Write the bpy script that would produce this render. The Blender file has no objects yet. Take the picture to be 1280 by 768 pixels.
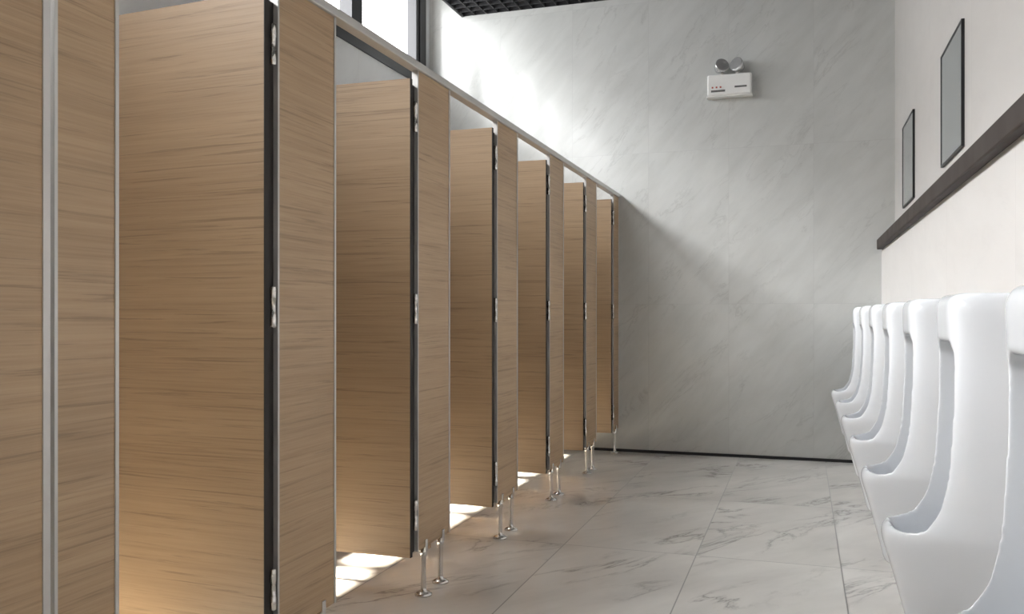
import bpy, bmesh, math, random
from mathutils import Vector, Matrix
random.seed(3)
sc = bpy.context.scene
col = sc.collection

# ---------------------------------------------------------------- helpers
def link(o, parent=None):
    col.objects.link(o)
    if parent: o.parent = parent
    return o
def empty(name, loc=(0,0,0)):
    e = bpy.data.objects.new(name, None); e.location = loc; e.empty_display_size=.1
    return link(e)
def boxes(name, bl, mat, parent=None, bevel=0, loc=None):
    me = bpy.data.meshes.new(name); bm = bmesh.new()
    for (x0,x1,y0,y1,z0,z1) in bl:
        v=[bm.verts.new(p) for p in [(x0,y0,z0),(x1,y0,z0),(x1,y1,z0),(x0,y1,z0),(x0,y0,z1),(x1,y0,z1),(x1,y1,z1),(x0,y1,z1)]]
        for f in [(0,3,2,1),(4,5,6,7),(0,1,5,4),(1,2,6,5),(2,3,7,6),(3,0,4,7)]:
            bm.faces.new([v[i] for i in f])
    bm.to_mesh(me); bm.free()
    me.materials.append(mat)
    o = bpy.data.objects.new(name, me)
    if loc: o.location = loc
    link(o, parent)
    if bevel:
        m=o.modifiers.new('bev','BEVEL'); m.width=bevel; m.segments=2; m.limit_method='ANGLE'
    return o
def lathe(name, prof, mat, parent=None, loc=(0,0,0), rot=(0,0,0), n=24):
    me=bpy.data.meshes.new(name); bm=bmesh.new(); rings=[]
    for r,z in prof:
        rings.append([bm.verts.new((r*math.cos(2*math.pi*i/n), r*math.sin(2*math.pi*i/n), z)) for i in range(n)])
    for a,b in zip(rings,rings[1:]):
        for i in range(n):
            bm.faces.new((a[i],a[(i+1)%n],b[(i+1)%n],b[i]))
    bm.faces.new(list(reversed(rings[0]))); bm.faces.new(rings[-1])
    bmesh.ops.recalc_face_normals(bm, faces=bm.faces)
    for f in bm.faces: f.smooth = len(f.verts)==4
    bm.to_mesh(me); bm.free(); me.materials.append(mat)
    o=bpy.data.objects.new(name,me); o.location=loc; o.rotation_euler=rot
    return link(o,parent)

# ---------------------------------------------------------------- materials
class N:
    def __init__(s,name):
        s.m=bpy.data.materials.new(name); s.m.use_nodes=True
        s.t=s.m.node_tree; s.b=s.t.nodes['Principled BSDF']
    def n(s,typ,**kw):
        nd=s.t.nodes.new(typ)
        for k,v in kw.items(): setattr(nd,k,v)
        return nd
    def l(s,a,b): s.t.links.new(a,b)
    def math(s,op,a,b=None,c=None):
        nd=s.n('ShaderNodeMath',operation=op)
        for i,v in enumerate((a,b,c)):
            if v is None: continue
            if isinstance(v,(int,float)): nd.inputs[i].default_value=v
            else: s.l(v,nd.inputs[i])
        return nd.outputs[0]
    def ramp(s,fac,stops):
        nd=s.n('ShaderNodeValToRGB'); cr=nd.color_ramp
        while len(cr.elements)<len(stops): cr.elements.new(.5)
        for e,(p,c) in zip(cr.elements,stops):
            e.position=p; e.color=(c,c,c,1) if isinstance(c,(int,float)) else (*c,1)
        s.l(fac,nd.inputs[0]); return nd.outputs[0]
    def mix(s,fac,a,b):
        nd=s.n('ShaderNodeMix',data_type='RGBA')
        for sock,v in ((nd.inputs[0],fac),(nd.inputs[6],a),(nd.inputs[7],b)):
            if isinstance(v,(int,float)): sock.default_value=v
            elif isinstance(v,tuple): sock.default_value=(*v,1)
            else: s.l(v,sock)
        return nd.outputs[2]
    def noise(s,vec,scale,detail=4,rough=.5,dist=0):
        nd=s.n('ShaderNodeTexNoise'); nd.inputs['Scale'].default_value=scale
        nd.inputs['Detail'].default_value=detail; nd.inputs['Roughness'].default_value=rough
        nd.inputs['Distortion'].default_value=dist
        s.l(vec,nd.inputs['Vector']); return nd.outputs['Fac']
def simple(name,c,rough=.5,metal=0,**kw):
    k=N(name); k.b.inputs['Base Color'].default_value=(*c,1)
    k.b.inputs['Roughness'].default_value=rough; k.b.inputs['Metallic'].default_value=metal
    g=k.n('ShaderNodeNewGeometry'); f=k.noise(g.outputs['Position'],6,3)
    mr=k.n('ShaderNodeMapRange'); mr.inputs[3].default_value=max(0,rough*.85); mr.inputs[4].default_value=min(1,rough*1.15)
    k.l(f,mr.inputs[0]); k.l(mr.outputs[0],k.b.inputs['Roughness'])
    return k.m

def marble(name, base, cloud, vein, uax, vax, tile, off, rough=.15, vein_rot=.7, vscale=1.0, vein_amt=.6, seam=.0025, seamcol=(.35,.35,.34), seam_amt=1.0, stretch=3.0, vwidth=.02, mask_lo=.42, mask_hi=.62):
    k=N(name)
    g=k.n('ShaderNodeNewGeometry'); sp=k.n('ShaderNodeSeparateXYZ'); k.l(g.outputs['Position'],sp.inputs[0])
    u=k.math('ADD',sp.outputs[uax],-off[0]); v=k.math('ADD',sp.outputs[vax],-off[1])
    tu=k.math('DIVIDE',u,tile[0]); tv=k.math('DIVIDE',v,tile[1])
    iu=k.math('FLOOR',tu); iv=k.math('FLOOR',tv)
    fu=k.math('FRACT',tu); fv=k.math('FRACT',tv)
    cid=k.n('ShaderNodeCombineXYZ'); k.l(iu,cid.inputs[0]); k.l(iv,cid.inputs[1])
    wn=k.n('ShaderNodeTexWhiteNoise',noise_dimensions='3D'); k.l(cid.outputs[0],wn.inputs['Vector'])
    du=k.math('MULTIPLY',k.math('MINIMUM',fu,k.math('SUBTRACT',1,fu)),tile[0])
    dv=k.math('MULTIPLY',k.math('MINIMUM',fv,k.math('SUBTRACT',1,fv)),tile[1])
    d=k.math('MINIMUM',du,dv)
    sm=k.math('LESS_THAN',d,seam)
    cr,srn=math.cos(vein_rot),math.sin(vein_rot)
    a=k.math('ADD',k.math('MULTIPLY',u,cr),k.math('MULTIPLY',v,srn))
    b=k.math('ADD',k.math('MULTIPLY',u,-srn),k.math('MULTIPLY',v,cr))
    cv=k.n('ShaderNodeCombineXYZ'); k.l(a,cv.inputs[0]); k.l(k.math('MULTIPLY',b,stretch),cv.inputs[1])
    k.l(k.math('MULTIPLY',wn.outputs['Value'],37.0),cv.inputs[2])
    V=cv.outputs[0]
    n1=k.noise(V,vscale,7,.62,.5)
    ve=k.math('ABSOLUTE',k.math('SUBTRACT',n1,.5))
    vm=k.ramp(ve,[(0,1),(vwidth,.35),(vwidth*3.2,0)])
    n2=k.noise(V,vscale*.9+.3,2)
    mask=k.ramp(n2,[(mask_lo,0),(mask_hi,1)])
    vf=k.math('MULTIPLY',k.math('MULTIPLY',vm,mask),vein_amt)
    cl=k.ramp(k.noise(V,vscale*1.3,5,.6,.3),[(.35,0),(.7,1)])
    c=k.mix(cl,base,cloud); c=k.mix(vf,c,vein)
    c=k.mix(k.math('MULTIPLY',sm,seam_amt),c,seamcol)
    k.l(c,k.b.inputs['Base Color']); 
    k.l(k.math('ADD',k.math('MULTIPLY',sm,.4),rough),k.b.inputs['Roughness'])
    return k.m

def wood(name, tint=1.0):
    k=N(name)
    tc=k.n('ShaderNodeTexCoord'); oi=k.n('ShaderNodeObjectInfo')
    sp=k.n('ShaderNodeSeparateXYZ'); k.l(tc.outputs['Object'],sp.inputs[0])
    al=k.math('ADD',sp.outputs[0],sp.outputs[1]); z=sp.outputs[2]
    rnd=k.math('MULTIPLY',oi.outputs['Random'],50)
    def vec(sa,sz):
        c=k.n('ShaderNodeCombineXYZ'); k.l(k.math('MULTIPLY',al,sa),c.inputs[0]); k.l(k.math('MULTIPLY',z,sz),c.inputs[1]); k.l(rnd,c.inputs[2]); return c.outputs[0]
    band=k.noise(vec(.5,5),1,3,.5,.3)
    fine=k.noise(vec(3.5,210),1,4,.6)
    med=k.noise(vec(1.6,70),1,5,.6,.4)
    streak=k.ramp(k.noise(vec(2.2,95),1,6,.65,.6),[(.55,0),(.66,1)])
    t=tint
    c=k.mix(k.ramp(band,[(.3,0),(.7,1)]),(.51*t,.355*t,.212*t),(.40*t,.267*t,.152*t))
    c=k.mix(k.math('MULTIPLY',k.ramp(med,[(.35,0),(.65,1)]),.48),c,(.31*t,.202*t,.113*t))
    c=k.mix(k.math('MULTIPLY',k.ramp(fine,[(.35,0),(.7,1)]),.45),c,(.55*t,.395*t,.25*t))
    c=k.mix(k.math('MULTIPLY',streak,.46),c,(.15*t,.098*t,.057*t))
    k.l(c,k.b.inputs['Base Color'])
    k.b.inputs['Roughness'].default_value=.45
    bp=k.n('ShaderNodeBump'); bp.inputs['Strength'].default_value=.05; bp.inputs['Distance'].default_value=.002
    k.l(fine,bp.inputs['Height']); k.l(bp.outputs[0],k.b.inputs['Normal'])
    return k.m

M_wood=wood('wood_laminate',1.0); M_wood2=wood('wood_laminate_door',.74)
M_alu=simple('brushed_aluminium',(.60,.59,.57),.4,.5)
M_chrome=simple('chrome',(.7,.68,.65),.22,1)
M_dark=simple('dark_edge',(.014,.010,.008),.6)
M_black=simple('black_frame',(.012,.012,.014),.4)
M_grid=simple('black_grid',(.015,.015,.017),.6)
M_ledge=simple('dark_wood_ledge',(.028,.018,.014),.65)
M_ceram=simple('white_ceramic',(.72,.74,.765),.06)
M_plastic=simple('white_plastic',(.8,.8,.78),.4)
M_roof=simple('ceiling_paint',(.6,.6,.6),.8)
M_mirror=simple('mirror_glass',(.46,.49,.50),.1,.5)
M_lens=simple('lamp_lens',(.7,.7,.7),.1,.7)
M_label=simple('label_dark',(.12,.12,.12),.5)
M_red=simple('indicator_red',(.4,.08,.05),.4)
M_far=marble('marble_wall_tile',(.60,.61,.592),(.53,.54,.522),(.36,.365,.355),0,2,(.62,1.2),(-.54,-.02),rough=.12,vein_rot=.85,vscale=1.6,vein_amt=.42,seam=.0018,seamcol=(.40,.40,.40),seam_amt=.5,stretch=3.4,vwidth=.009)
M_side=marble('white_wall_panel',(.68,.655,.63),(.64,.615,.59),(.5,.48,.46),1,2,(1.2,3.0),(.3,1.6),rough=.3,vein_rot=.2,vscale=1.5,vein_amt=.15,seam=.001,seamcol=(.5,.5,.5),seam_amt=.3)
M_left=marble('left_wall_tile',(.72,.74,.75),(.68,.7,.71),(.55,.55,.56),1,2,(.6,1.2),(.3,0),rough=.2,vscale=1.5,vein_amt=.2,seam=.0015,seam_amt=.5)
M_floor=marble('marble_floor_tile',(.78,.76,.72),(.66,.64,.61),(.22,.21,.20),0,1,(.62,1.24),(.16,.35),rough=.07,vein_rot=.95,vscale=1.15,vein_amt=.7,seam=.0026,seamcol=(.2,.2,.19),seam_amt=.9,stretch=2.6,vwidth=.012,mask_lo=.46,mask_hi=.62)

# ---------------------------------------------------------------- room
D=6.97; YB=-2.6; XL=-3.05; XR=.64; XR2=.55; ZR=4.25
boxes('floor',[(XL-.2,XR+.2,YB-.2,D+.2,-.1,0)],M_floor)
boxes('wall_far',[(XL-.2,XR+.2,D,D+.2,0,ZR)],M_far)
boxes('wall_right',[(XR,XR+.2,YB,D,0,ZR)],M_side)
boxes('wall_right_plinth',[(XR2,XR,YB,D,0,1.575)],M_side)
wz0,wz1,wy0,wy1=3.02,3.98,-1.9,6.88
boxes('wall_left',[(XL-.2,XL,YB,D,0,wz0),(XL-.2,XL,YB,D,wz1,ZR),(XL-.2,XL,YB,wy0,wz0,wz1),(XL-.2,XL,wy1,D,wz0,wz1)],M_left)
boxes('wall_back',[(XL-.2,XR+.2,YB-.2,YB,0,ZR)],M_side)
boxes('ceiling',[(XL-.2,XR+.2,YB-.2,D+.2,ZR,ZR+.1)],M_roof)
boxes('baseboard_far',[(-3.05,XR2,D-.008,D,0,.022)],M_black)
bl=[]; gx0,gx1,gz=-2.73,XR,3.63
n=int((gx1-gx0)/.1)
for i in range(n+1):
    x=gx0+i*(gx1-gx0)/n; bl.append((x-.004,x+.004,YB,D,gz,gz+.05))
n=int((D-YB)/.1)
for i in range(n+1):
    y=YB+i*(D-YB)/n; bl.append((gx0,gx1,y-.004,y+.004,gz,gz+.049))
bl.append((gx0-.02,gx0,YB,D,gz-.005,gz+.07))
boxes('ceiling_grid',bl,M_grid)
w=empty('window_1',(XL-.05,0,0))
fr=[(-.06,.06,wy0,wy1,wz0,wz0+.07),(-.06,.06,wy0,wy1,wz1-.06,wz1),(-.06,.06,wy1-.12,wy1,wz0,wz1),(-.06,.06,wy0,wy0+.07,wz0,wz1)]
y=5.66
while y>wy0+.3:
    fr.append((-.05,.05,y-.06,y+.06,wz0,wz1)); y-=1.1
boxes('frame',fr,M_black,w)
s=[(.01,.05,5.72,5.76,wz0+.07,wz1-.06),(.01,.05,6.70,6.76,wz0+.07,wz1-.06),(.01,.05,5.76,6.7,wz0+.07,wz0+.11)]
boxes('sash',s,M_black,w)

boxes('trim_1',[(.515,XR,YB,D-.04,1.572,1.645)],M_ledge,bevel=.006)
for yc in (6.05,4.35,2.65,.95):
    e=empty('wall_mirror',(XR,yc,2.065))
    hy,hz,t=.29,.265,.008
    boxes('frame',[(-.013,0,-hy,-hy+t,-hz,hz),(-.013,0,hy-t,hy,-hz,hz),(-.013,0,-hy+t,hy-t,hz-t,hz),(-.013,0,-hy+t,hy-t,-hz,-hz+t)],M_black,e)
    boxes('glass',[(-.010,0,-hy+t,hy-t,-hz+t,hz-t)],M_mirror,e)

# ---------------------------------------------------------------- cubicles
XS=-1.40; ZT=2.035; ZB=.19; GAP=.038
starts=[2.138,3.084,4.005,4.93,5.84,6.755]
def leg(parent,y):
    lathe('leg',[(.034,0),(.034,.006),(.026,.012),(.012,.018),(.0105,.03),(.0105,.15),(.0135,.155),(.0135,ZB),],M_chrome,parent,loc=(XS-.009,y,0))
    boxes('leg_shoe',[(XS-.026,XS+.006,y-.010,y+.010,ZB-.02,ZB+.03)],M_chrome,parent,bevel=.003)
def hinge(parent,y,z):
    lathe('hinge_pin',[(.006,-.058),(.0085,-.055),(.0085,-.018),(.007,-.017),(.007,.017),(.0085,.018),(.0085,.055),(.006,.058)],M_chrome,parent,loc=(XS+.004,y,z),n=14)
def cubicle(y0,y1,ang=0,door=True):
    e=empty('toilet_cubicle')
    boxes('pilaster',[(-.018,0,.008,y1-y0-.008,0,ZT-ZB)],M_wood,e,loc=(XS,y0,ZB))
    boxes('edge_channel',[(XS-.022,XS+.003,y0,y0+.008,ZB,ZT),(XS-.022,XS+.003,y1-.010,y1,ZB,ZT)],M_alu,e)
    if door: boxes('dark_gap_strip',[(XS-.045,XS-.012,y0-GAP,y0,ZB,ZT-.06)],M_dark,e)  # near-black strip added to stand in for the dark gap beside the door
    if y1-y0>.25:
        leg(e,y0+.08); leg(e,y0+.25)
        boxes('partition',[(XL-XS,-.02,-.009,.009,0,1.83)],M_wood2,e,loc=(XS,y0+.17,.16))
    else:
        leg(e,(y0+y1)/2)
    if door:
        dn=empty('door_hinge_axis',(XS-.004,y0-GAP,0)); dn.parent=e; dn.rotation_euler=(0,0,math.radians(ang))
        boxes('door',[(-.575,0,-.018,0,0,1.81)],M_wood2,dn,loc=(0,0,.18))
        boxes('door_edge',[(0,.002,-.018,0,.18,1.99)],M_dark,dn)
        for z in (.335,1.12,1.85): hinge(e,y0-GAP+.013,z)
    return e
angs=[-4,0,-1,1,0,-1]
for i,y0 in enumerate(starts):
    cubicle(y0,min(y0+.325,D),angs[i])
e2=cubicle(1.362,1.534,0,False)
boxes('door_closed',[(-.018,0,0,.60,0,1.81)],M_wood,e2,loc=(XS,.735,.18))
boxes('door_closed_edge',[(XS-.02,XS+.003,1.335,1.352,.18,1.99)],M_alu,e2)
cubicle(.37,.72,0,False)
boxes('headrail',[(XS-.032,XS+.012,.3,D,ZT,ZT+.03)],M_alu,bevel=.004)

# ---------------------------------------------------------------- urinals
def interp(tab,z):
    for (z0,a),(z1,b) in zip(tab,tab[1:]):
        if z0<=z<=z1:
            t=(z-z0)/(z1-z0) if z1>z0 else 0
            return a+(b-a)*t
    return tab[0][1] if z<tab[0][0] else tab[-1][1]
def smoothtab(pts):
    out=[]
    P=[pts[0]]+pts+[pts[-1]]
    for i in range(1,len(P)-2):
        for j in range(8):
            t=j/8
            r=[]
            for k in range(2):
                p0,p1,p2,p3=P[i-1][k],P[i][k],P[i+1][k],P[i+2][k]
                r.append(.5*((2*p1)+(-p0+p2)*t+(2*p0-5*p1+4*p2-p3)*t*t+(-p0+3*p1-3*p2+p3)*t**3))
            out.append(tuple(r))
    out.append(pts[-1]); return out
def loft(name,secs):
    me=bpy.data.meshes.new(name); bm=bmesh.new(); R=[[bm.verts.new(p) for p in s] for s in secs]
    n=len(R[0])
    for a,b in zip(R,R[1:]):
        for i in range(n): bm.faces.new((a[i],a[(i+1)%n],b[(i+1)%n],b[i]))
    bm.faces.new(list(reversed(R[0]))); bm.faces.new(R[-1])
    bmesh.ops.recalc_face_normals(bm,faces=bm.faces)
    bm.to_mesh(me); bm.free(); o=bpy.data.objects.new(name,me); link(o); return o
def uplan(w,d,nn,m=40):
    pts=[(w,0)]
    for i in range(m+1):
        t=math.pi*i/m; c,s_=math.cos(t),math.sin(t)
        x=w*math.copysign(abs(c)**(2/nn),c); y=d*abs(s_)**(2/nn)
        pts.append((x,max(y,.002)))
    pts.append((-w,0)); return pts
prof=[(.232,.262),(.245,.278),(.30,.292),(.40,.318),(.47,.338),(.51,.35),(.535,.353),(.552,.346),(.568,.325),(.59,.298),(.625,.268),(.68,.240),(.75,.222),(.85,.212),(.95,.208),(1.05,.208),(1.11,.210),(1.137,.204),(1.152,.189)]
tab=smoothtab(prof)
secs=[]
for z,d in tab:
    ww=interp([(.23,.105),(.26,.118),(.40,.145),(.55,.162),(.75,.160),(1.11,.157),(1.14,.152),(1.152,.142)],z)
    nn=interp([(.23,2.6),(.54,2.8),(.62,3.4),(.80,6),(1.14,7)],z)
    secs.append([(x,y,z) for x,y in uplan(ww,d,nn)])
outer=loft('u_outer',secs)
secs=[]
for z in [.38,.385,.40,.43,.48,.53,.60,.70,.85,.97,1.0,1.02,1.03]:
    s=interp([(.38,.35),(.385,.5),(.40,.68),(.43,.85),(.48,.95),(.53,1),(.97,1),(1.0,.97),(1.02,.85),(1.03,.7)],z)
    f=interp([(.38,.22),(.43,.285),(.53,.314),(.60,.36),(1.03,.40)],z)
    b=.055+ (1-s)*.06
    m=56; ring=[]
    for i in range(m):
        t=2*math.pi*i/m; c,s_=math.cos(t),math.sin(t)
        nn=interp([(.53,2.7),(.65,5)],z)
        x=.124*s*math.copysign(abs(c)**(2/nn),c); y=(b+f)/2+(f-b)/2*math.copysign(abs(s_)**(2/nn),s_)
        ring.append((x,y,z))
    secs.append(ring)
inner=loft('u_inner',secs)
bo=outer.modifiers.new('b','BOOLEAN'); bo.operation='DIFFERENCE'; bo.object=inner; bo.solver='EXACT'
rm=outer.modifiers.new('r','REMESH'); rm.mode='VOXEL'; rm.voxel_size=.004; rm.use_smooth_shade=True
sm=outer.modifiers.new('s','SMOOTH'); sm.factor=.6; sm.iterations=34
dg=bpy.context.evaluated_depsgraph_get()
ume=bpy.data.meshes.new_from_object(outer.evaluated_get(dg)); ume.name='urinal_body'
ume.materials.clear(); ume.materials.append(M_ceram)
for p in ume.polygons: p.use_smooth=True
bpy.data.objects.remove(outer); bpy.data.objects.remove(inner)
for i in range(-1,7):
    yc=1.65+.846*i
    e=empty('urinal',(XR2-.001,yc,0)); e.rotation_euler=(0,0,math.radians(90))
    o=bpy.data.objects.new('bowl',ume); link(o,e)
    boxes('flush_inlet',[(-.010,.010,.001,.025,1.14,1.160)],M_dark,e,bevel=.003)
    lathe('drain',[(.022,.0),(.022,.004),(.014,.006)],M_chrome,e,loc=(0,.17,.383),n=20)

# ---------------------------------------------------------------- emergency light
e=empty('emergency_light',(-.53,D,2.86))
boxes('housing',[(-.165,.165,-.085,0,-.085,.075)],M_plastic,e,bevel=.012)
boxes('housing_base',[(-.17,.17,-.075,0,-.095,-.085)],M_plastic,e,bevel=.003)
boxes('test_buttons',[(-.13,-.118,-.088,-.084,-.03,-.018),(-.10,-.088,-.088,-.084,-.03,-.018),(-.07,-.058,-.088,-.084,-.03,-.018)],M_red,e)
boxes('label',[(-.135,-.03,-.0875,-.084,-.06,-.045),(.04,.13,-.0875,-.084,-.035,-.022)],M_label,e)
for sx,rz in ((-.055,.5),(.055,-.5)):
    lathe('lamp_bracket',[(.012,0),(.012,.05)],M_chrome,e,loc=(sx,-.045,.073),n=14)
    lathe('lamp_head',[(.02,-.045),(.032,-.04),(.045,-.01),(.052,.02),(.054,.035),(.048,.037),(.02,.03)],M_lens,e,loc=(sx*1.2,-.06,.135),rot=(math.radians(75),0,rz),n=24)

# ---------------------------------------------------------------- light
sc.view_settings.view_transform='Standard'
wd=bpy.data.worlds.new('World'); sc.world=wd; wd.use_nodes=True
wt=wd.node_tree; bg=wt.nodes['Background']; bg.inputs[0].default_value=(.975,.985,1,1)
tc=wt.nodes.new('ShaderNodeTexCoord')
dp=wt.nodes.new('ShaderNodeVectorMath'); dp.operation='DOT_PRODUCT'
nv=Vector((-.72,-.25,.60)).normalized(); dp.inputs[1].default_value=nv
wt.links.new(tc.outputs['Generated'],dp.inputs[0])
mr=wt.nodes.new('ShaderNodeMapRange'); mr.interpolation_type='SMOOTHSTEP'
mr.inputs[1].default_value=.94; mr.inputs[2].default_value=1.0; mr.inputs[3].default_value=13; mr.inputs[4].default_value=78
wt.links.new(dp.outputs['Value'],mr.inputs[0]); wt.links.new(mr.outputs[0],bg.inputs[1])
def portal(loc,rot,sx,sy):
    l=bpy.data.lights.new('portal','AREA'); l.shape='RECTANGLE'; l.size=sx; l.size_y=sy; l.cycles.is_portal=True
    o=bpy.data.objects.new('window_portal',l); o.location=loc; o.rotation_euler=rot; link(o)
portal((XL-.15,(wy0+wy1)/2,(wz0+wz1)/2),(0,math.radians(-90),0),wz1-wz0,wy1-wy0)
s=bpy.data.lights.new('sun','SUN'); s.energy=90; s.angle=.04; s.color=(1,.90,.75)
o=bpy.data.objects.new('sun',s); link(o)
dirv=Vector((math.cos(math.radians(69.9)),-.01,-math.sin(math.radians(69.9))))
o.rotation_euler=dirv.to_track_quat('-Z','Y').to_euler(); o.location=(-8,3,12)

# ---------------------------------------------------------------- camera
cam=bpy.data.cameras.new('camera'); co=bpy.data.objects.new('camera',cam); link(co)
co.location=(0,0,1.1); co.rotation_euler=(math.radians(90),0,math.atan(363/1100))
cam.sensor_width=36; cam.lens=1100/1280*36; cam.shift_y=9/1280; cam.clip_start=.02
sc.camera=co
